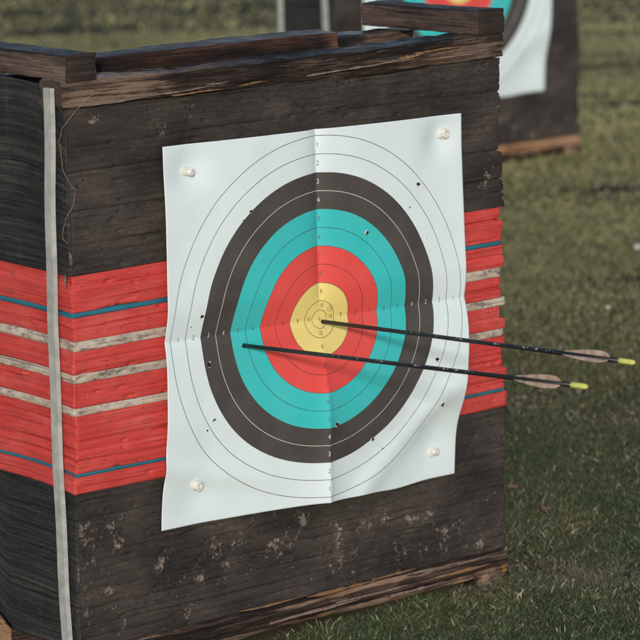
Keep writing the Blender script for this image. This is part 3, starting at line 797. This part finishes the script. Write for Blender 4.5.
def mat_ground():
    g = NT('thatch_soil'); o = g.objc(); _, ch = g.attr()
    n1 = g.noise(g.scale(o, (1, 1, 1)), 2.2, 5, .6); n2 = g.noise(g.scale(o, (1, 1, 1)), 110, 8, .8)
    f = g.math('ADD', g.math('MULTIPLY', n1, .6), g.math('MULTIPLY', n2, .45))
    c = g.ramp(f, [(.35, (.030, .030, .018)), (.52, (.115, .10, .055)), (.70, (.25, .21, .12))])
    c = g.mix(g.math('MULTIPLY', ch[0], .85), c, (.022, .022, .022))
    g.bump(n2, .8, .01)
    return g.set(Base_Color=c, Roughness=.95, Specular_IOR_Level=.1)

def grid_axis(lo, hi, fine_lo, fine_hi, h):
    a = list(np.arange(fine_lo, fine_hi, h)); x = fine_lo; s = h
    left = []
    while x > lo: s *= 1.35; x -= s; left.append(x)
    right = []; x = a[-1]; s = h
    while x < hi: s *= 1.35; x += s; right.append(x)
    return np.array(left[::-1] + a + right)
gx = grid_axis(-250, 250, -2, 12, .09); gy = grid_axis(-250, 250, -3, 14, .09)
GX, GY = np.meshgrid(gx, gy)
V = np.stack([GX, GY, zground(GX, GY)], -1).reshape(-1, 3)
n0 = len(gx); a = (np.arange(len(gy) - 1)[:, None] * n0 + np.arange(n0 - 1)[None])
mm = mudmask(GX, GY).reshape(-1)
gr = mk('ground', V, np.stack([a, a + 1, a + n0 + 1, a + n0], -1).reshape(-1, 4), None, mat_ground(), None, None, np.stack([mm] * 3, -1))
tag(gr, kind='structure')

def grass():
    rg = np.random.default_rng(11)
    def wedge(n, r0, r1, half):
        r = np.sqrt(rg.uniform(r0 * r0, r1 * r1, n)); a = rg.uniform(-half, half, n)
        ang = math.atan2(FWD[0], FWD[1]) + a
        return CAM[0] + r * np.sin(ang), CAM[1] + r * np.cos(ang), r
    sets = [(430000, 4.4, 6.6, .155, 1.0), (210000, 6.6, 9.5, .15, 1.35), (190000, 9.5, 15, .15, 1.9), (70000, 15, 32, .16, 5)]
    X = []; Y = []; S = []
    for n, r0, r1, h, sc in sets:
        x, y, r = wedge(n, r0, r1, h); X.append(x); Y.append(y); S.append(np.full(n, sc))
    x = np.concatenate(X); y = np.concatenate(Y); sc = np.concatenate(S)
    m = mudmask(x, y)
    keep = rg.uniform(0, 1, len(x)) > m * 1.1
    # thin clumps: turf is uneven
    cl = fbm(x * 9, y * 9, 160, 3); keep &= rg.uniform(0, 1, len(x)) < np.where(sc > 1.2, .88 + .12 * cl, .72 + .6 * cl)
    for bx, by, W in ((0, 0, .897), (bb[0], bb[1], WB)):
        keep &= ~((x > bx - .002) & (x < bx + W + .002) & (y > by - .004) & (y < by + .31))
    x, y, sc, cl = x[keep], y[keep], sc[keep], cl[keep]; N = len(x)
    r = np.hypot(x - CAM[0], y - CAM[1])
    hgt = rg.uniform(.006, .021, N) * np.where(rg.uniform(0, 1, N) < .06, 1.5, 1) * np.where(sc > 1.2, .95 + .15 * cl, 1 + .5 * cl) * (1 + (sc - 1) * .12)
    w = rg.uniform(.0009, .0018, N) * sc
    az = rg.uniform(0, math.tau, N); lean = rg.uniform(.3, 2.0, N)
    yaw = rg.uniform(0, math.tau, N)
    z0 = zground(x, y) - .003
    dx, dy = np.cos(az), np.sin(az); wx, wy = np.cos(yaw) * w, np.sin(yaw) * w
    def pt(f, ww):
        out = hgt * lean * f ** 1.6; up = hgt * (f - .28 * lean * f * f)
        return np.stack([x + dx * out + wx * ww, y + dy * out + wy * ww, z0 + np.maximum(up, .0)], -1)
    V = np.stack([pt(0, -1), pt(0, 1), pt(.55, -.8), pt(.55, .8), pt(1., 0)], 1)
    b = np.arange(N) * 5
    Q = np.stack([b, b + 1, b + 3, b + 2], -1); T = np.stack([b + 2, b + 3, b + 4], -1)
    g1 = fbm(x * .9 + 3, y * .9, 170, 3); g2 = fbm(x * 5, y * 5, 175, 3)
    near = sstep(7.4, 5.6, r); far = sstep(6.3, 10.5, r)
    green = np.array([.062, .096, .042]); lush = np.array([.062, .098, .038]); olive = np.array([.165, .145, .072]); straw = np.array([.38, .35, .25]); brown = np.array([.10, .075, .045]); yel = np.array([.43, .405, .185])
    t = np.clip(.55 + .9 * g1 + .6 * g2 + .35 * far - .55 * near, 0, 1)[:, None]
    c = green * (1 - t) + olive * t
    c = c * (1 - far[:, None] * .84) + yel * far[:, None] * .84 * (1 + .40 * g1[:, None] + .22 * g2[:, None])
    u = rg.uniform(0, 1, N)
    c = np.where((u < .16 - .10 * far)[:, None], lush, c)
    ps = .055 + .05 * near + .085 * sstep(-.1, .6, g2) + .06 * far
    c = np.where(((u > .2) & (u < .2 + ps))[:, None], straw * rg.uniform(.55, 1.05, (N, 1)), c)
    c = np.where((u > .90 + .07 * far)[:, None], brown, c)
    c = c * (1 + rg.uniform(-.25, .25, (N, 1)) * (1 - .6 * far[:, None])) * 1.12
    # a worn track of flattened dead grass in the near right foreground
    d = np.abs((x - .98) * FWD[0] + (y + .10) * FWD[1] + .02 * vn(x * 8, y * 8, 180)); pale = np.exp(-(d / .075) ** 2) * sstep(.55, .8, (x - 0) * RGT[0] + (y - 0) * RGT[1]) * (rg.uniform(0, 1, N) < .45)
    c = c * (1 - pale[:, None]) + np.array([.20, .19, .14]) * pale[:, None]
    C = np.repeat(c[:, None], 5, 1) * np.array([.8, .8, 1., 1., 1.25])[None, :, None]  # lit tips and shaded roots painted into the blade colour
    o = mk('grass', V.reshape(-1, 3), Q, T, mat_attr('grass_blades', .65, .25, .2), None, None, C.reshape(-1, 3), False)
    return tag(o, 'short worn olive grass with straw and muddy gaps', 'grass', kind='stuff')
grass()

# ------------------------------------------------------------------ bits lying in the grass
def leaf(x, y, L, rz, label, mat=M_leaf, tilt=.3, curl=.4):
    n = 9; V = []; Q = []
    for i in range(n):
        f = i / (n - 1); w = L * .30 * math.sin(math.pi * min(1, f * .93 + .05)) ** .8 * (1 + .12 * math.sin(i * 2.3))
        for j in (-1, -.5, 0, .5, 1):
            V.append((L * (f - .5), w * j, L * (curl * (abs(j) ** 1.5) * .3 + .12 * math.sin(f * 3 + j))))
    for i in range(n - 1):
        for j in range(4): a = i * 5 + j; Q.append((a, a + 5, a + 6, a + 1))
    o = mk('fallen_leaf', V, Q, None, mat)
    m = o.modifiers.new('thick', 'SOLIDIFY'); m.thickness = .0008
    o.location = (x, y, float(zground(np.array(x), np.array(y))) + .014); o.rotation_euler = (tilt, .2, rz)
    return tag(o, label, 'leaf', 'dead leaves lying in the grass')
leaf(1.2507, .2808, .034, .5, 'curled orange brown dead leaf lying in dark grass right of the near butt')
leaf(1.315, .44, .026, 1.6, 'small tan dead leaf lying just beside the lower right edge of the near butt', tilt=-.4)
def stone(x, y, r, label, seed):
    n, k = 12, 8; V = []; rr = np.random.default_rng(seed)
    for j in range(1, k):
        for i in range(n):
            a, b = i * math.tau / n, j * math.pi / k
            q = r * (1 + .22 * float(vn(np.array(math.cos(a) * math.sin(b) * 1.7 + seed), np.array(math.cos(b) * 1.7 + math.sin(a)), 190)))
            V.append((q * math.sin(b) * math.cos(a), q * .8 * math.sin(b) * math.sin(a), q * .65 * math.cos(b)))
    Q = [(j * n + i, (j + 1) * n + i, (j + 1) * n + (i + 1) % n, j * n + (i + 1) % n) for j in range(k - 2) for i in range(n)]
    o = mk('pebble', V, Q, None, M_stone, None, polys=[list(range(n)), [(k - 2) * n + i for i in range(n - 1, -1, -1)]])
    o.location = (x, y, float(zground(np.array(x), np.array(y))) + .016)
    return tag(o, label, 'pebble', 'pale pebbles in the grass')
stone(3.41, 2.2, .012, 'blurred white pebble in the grass at the far right edge', 1)
stone(2.7193, 1.6108, .007, 'tiny pale pebble in the grass above the arrow feathers', 2)

# ------------------------------------------------------------------ light, camera
L = Vector((.85, 1., -.37)).normalized()
sun = bpy.data.lights.new('sun', 'SUN'); sun.energy = 2.25; sun.angle = math.radians(3.4); sun.color = (1., .95, .88)
so = bpy.data.objects.new('sun', sun); col.objects.link(so); so.rotation_euler = L.to_track_quat('-Z', 'Y').to_euler(); so.location = (-6, -7, 5)
w = bpy.data.worlds.new('World'); scene.world = w; w.use_nodes = True
nt = w.node_tree; bg = nt.nodes['Background']
sky = nt.nodes.new('ShaderNodeTexSky'); sky.sky_type = 'NISHITA'; sky.sun_disc = False
S = -L; sky.sun_elevation = math.asin(S.z); sky.sun_rotation = math.atan2(S.x, S.y)
nt.links.new(sky.outputs[0], bg.inputs[0]); bg.inputs[1].default_value = .14

cam = bpy.data.cameras.new('camera'); co = bpy.data.objects.new('camera', cam); col.objects.link(co)
right = Vector((.7724, -.6346, -.0253)); up = Vector((.1400, .1313, .9814)); fw = Vector((.6195, .7616, -.1902))
co.matrix_world = Matrix.Translation(Vector(CAM)) @ Matrix((right, up, -fw)).transposed().to_4x4()
cam.sensor_width = 36; cam.lens = 180.976; cam.clip_end = 2000; cam.clip_start = .1
cam.dof.use_dof = True; cam.dof.focus_distance = 5.15; cam.dof.aperture_fstop = 8.
scene.camera = co
scene.render.engine = 'CYCLES'
vs = scene.view_settings
vs.view_transform = 'Standard'; vs.look = 'None'; vs.exposure = 0.; vs.gamma = 1.; vs.use_curve_mapping = False
scene.cycles.use_denoising = True; scene.cycles.denoiser = 'OPENIMAGEDENOISE'; scene.cycles.denoising_input_passes = 'RGB_ALBEDO_NORMAL'; scene.cycles.denoising_prefilter = 'NONE'; scene.cycles.use_adaptive_sampling = False; scene.cycles.filter_width = 1.35; scene.cycles.sampling_pattern = 'BLUE_NOISE'; scene.cycles.max_bounces = 6; scene.cycles.sample_clamp_indirect = 4.
scene.render.resolution_x = scene.render.resolution_y = 1024
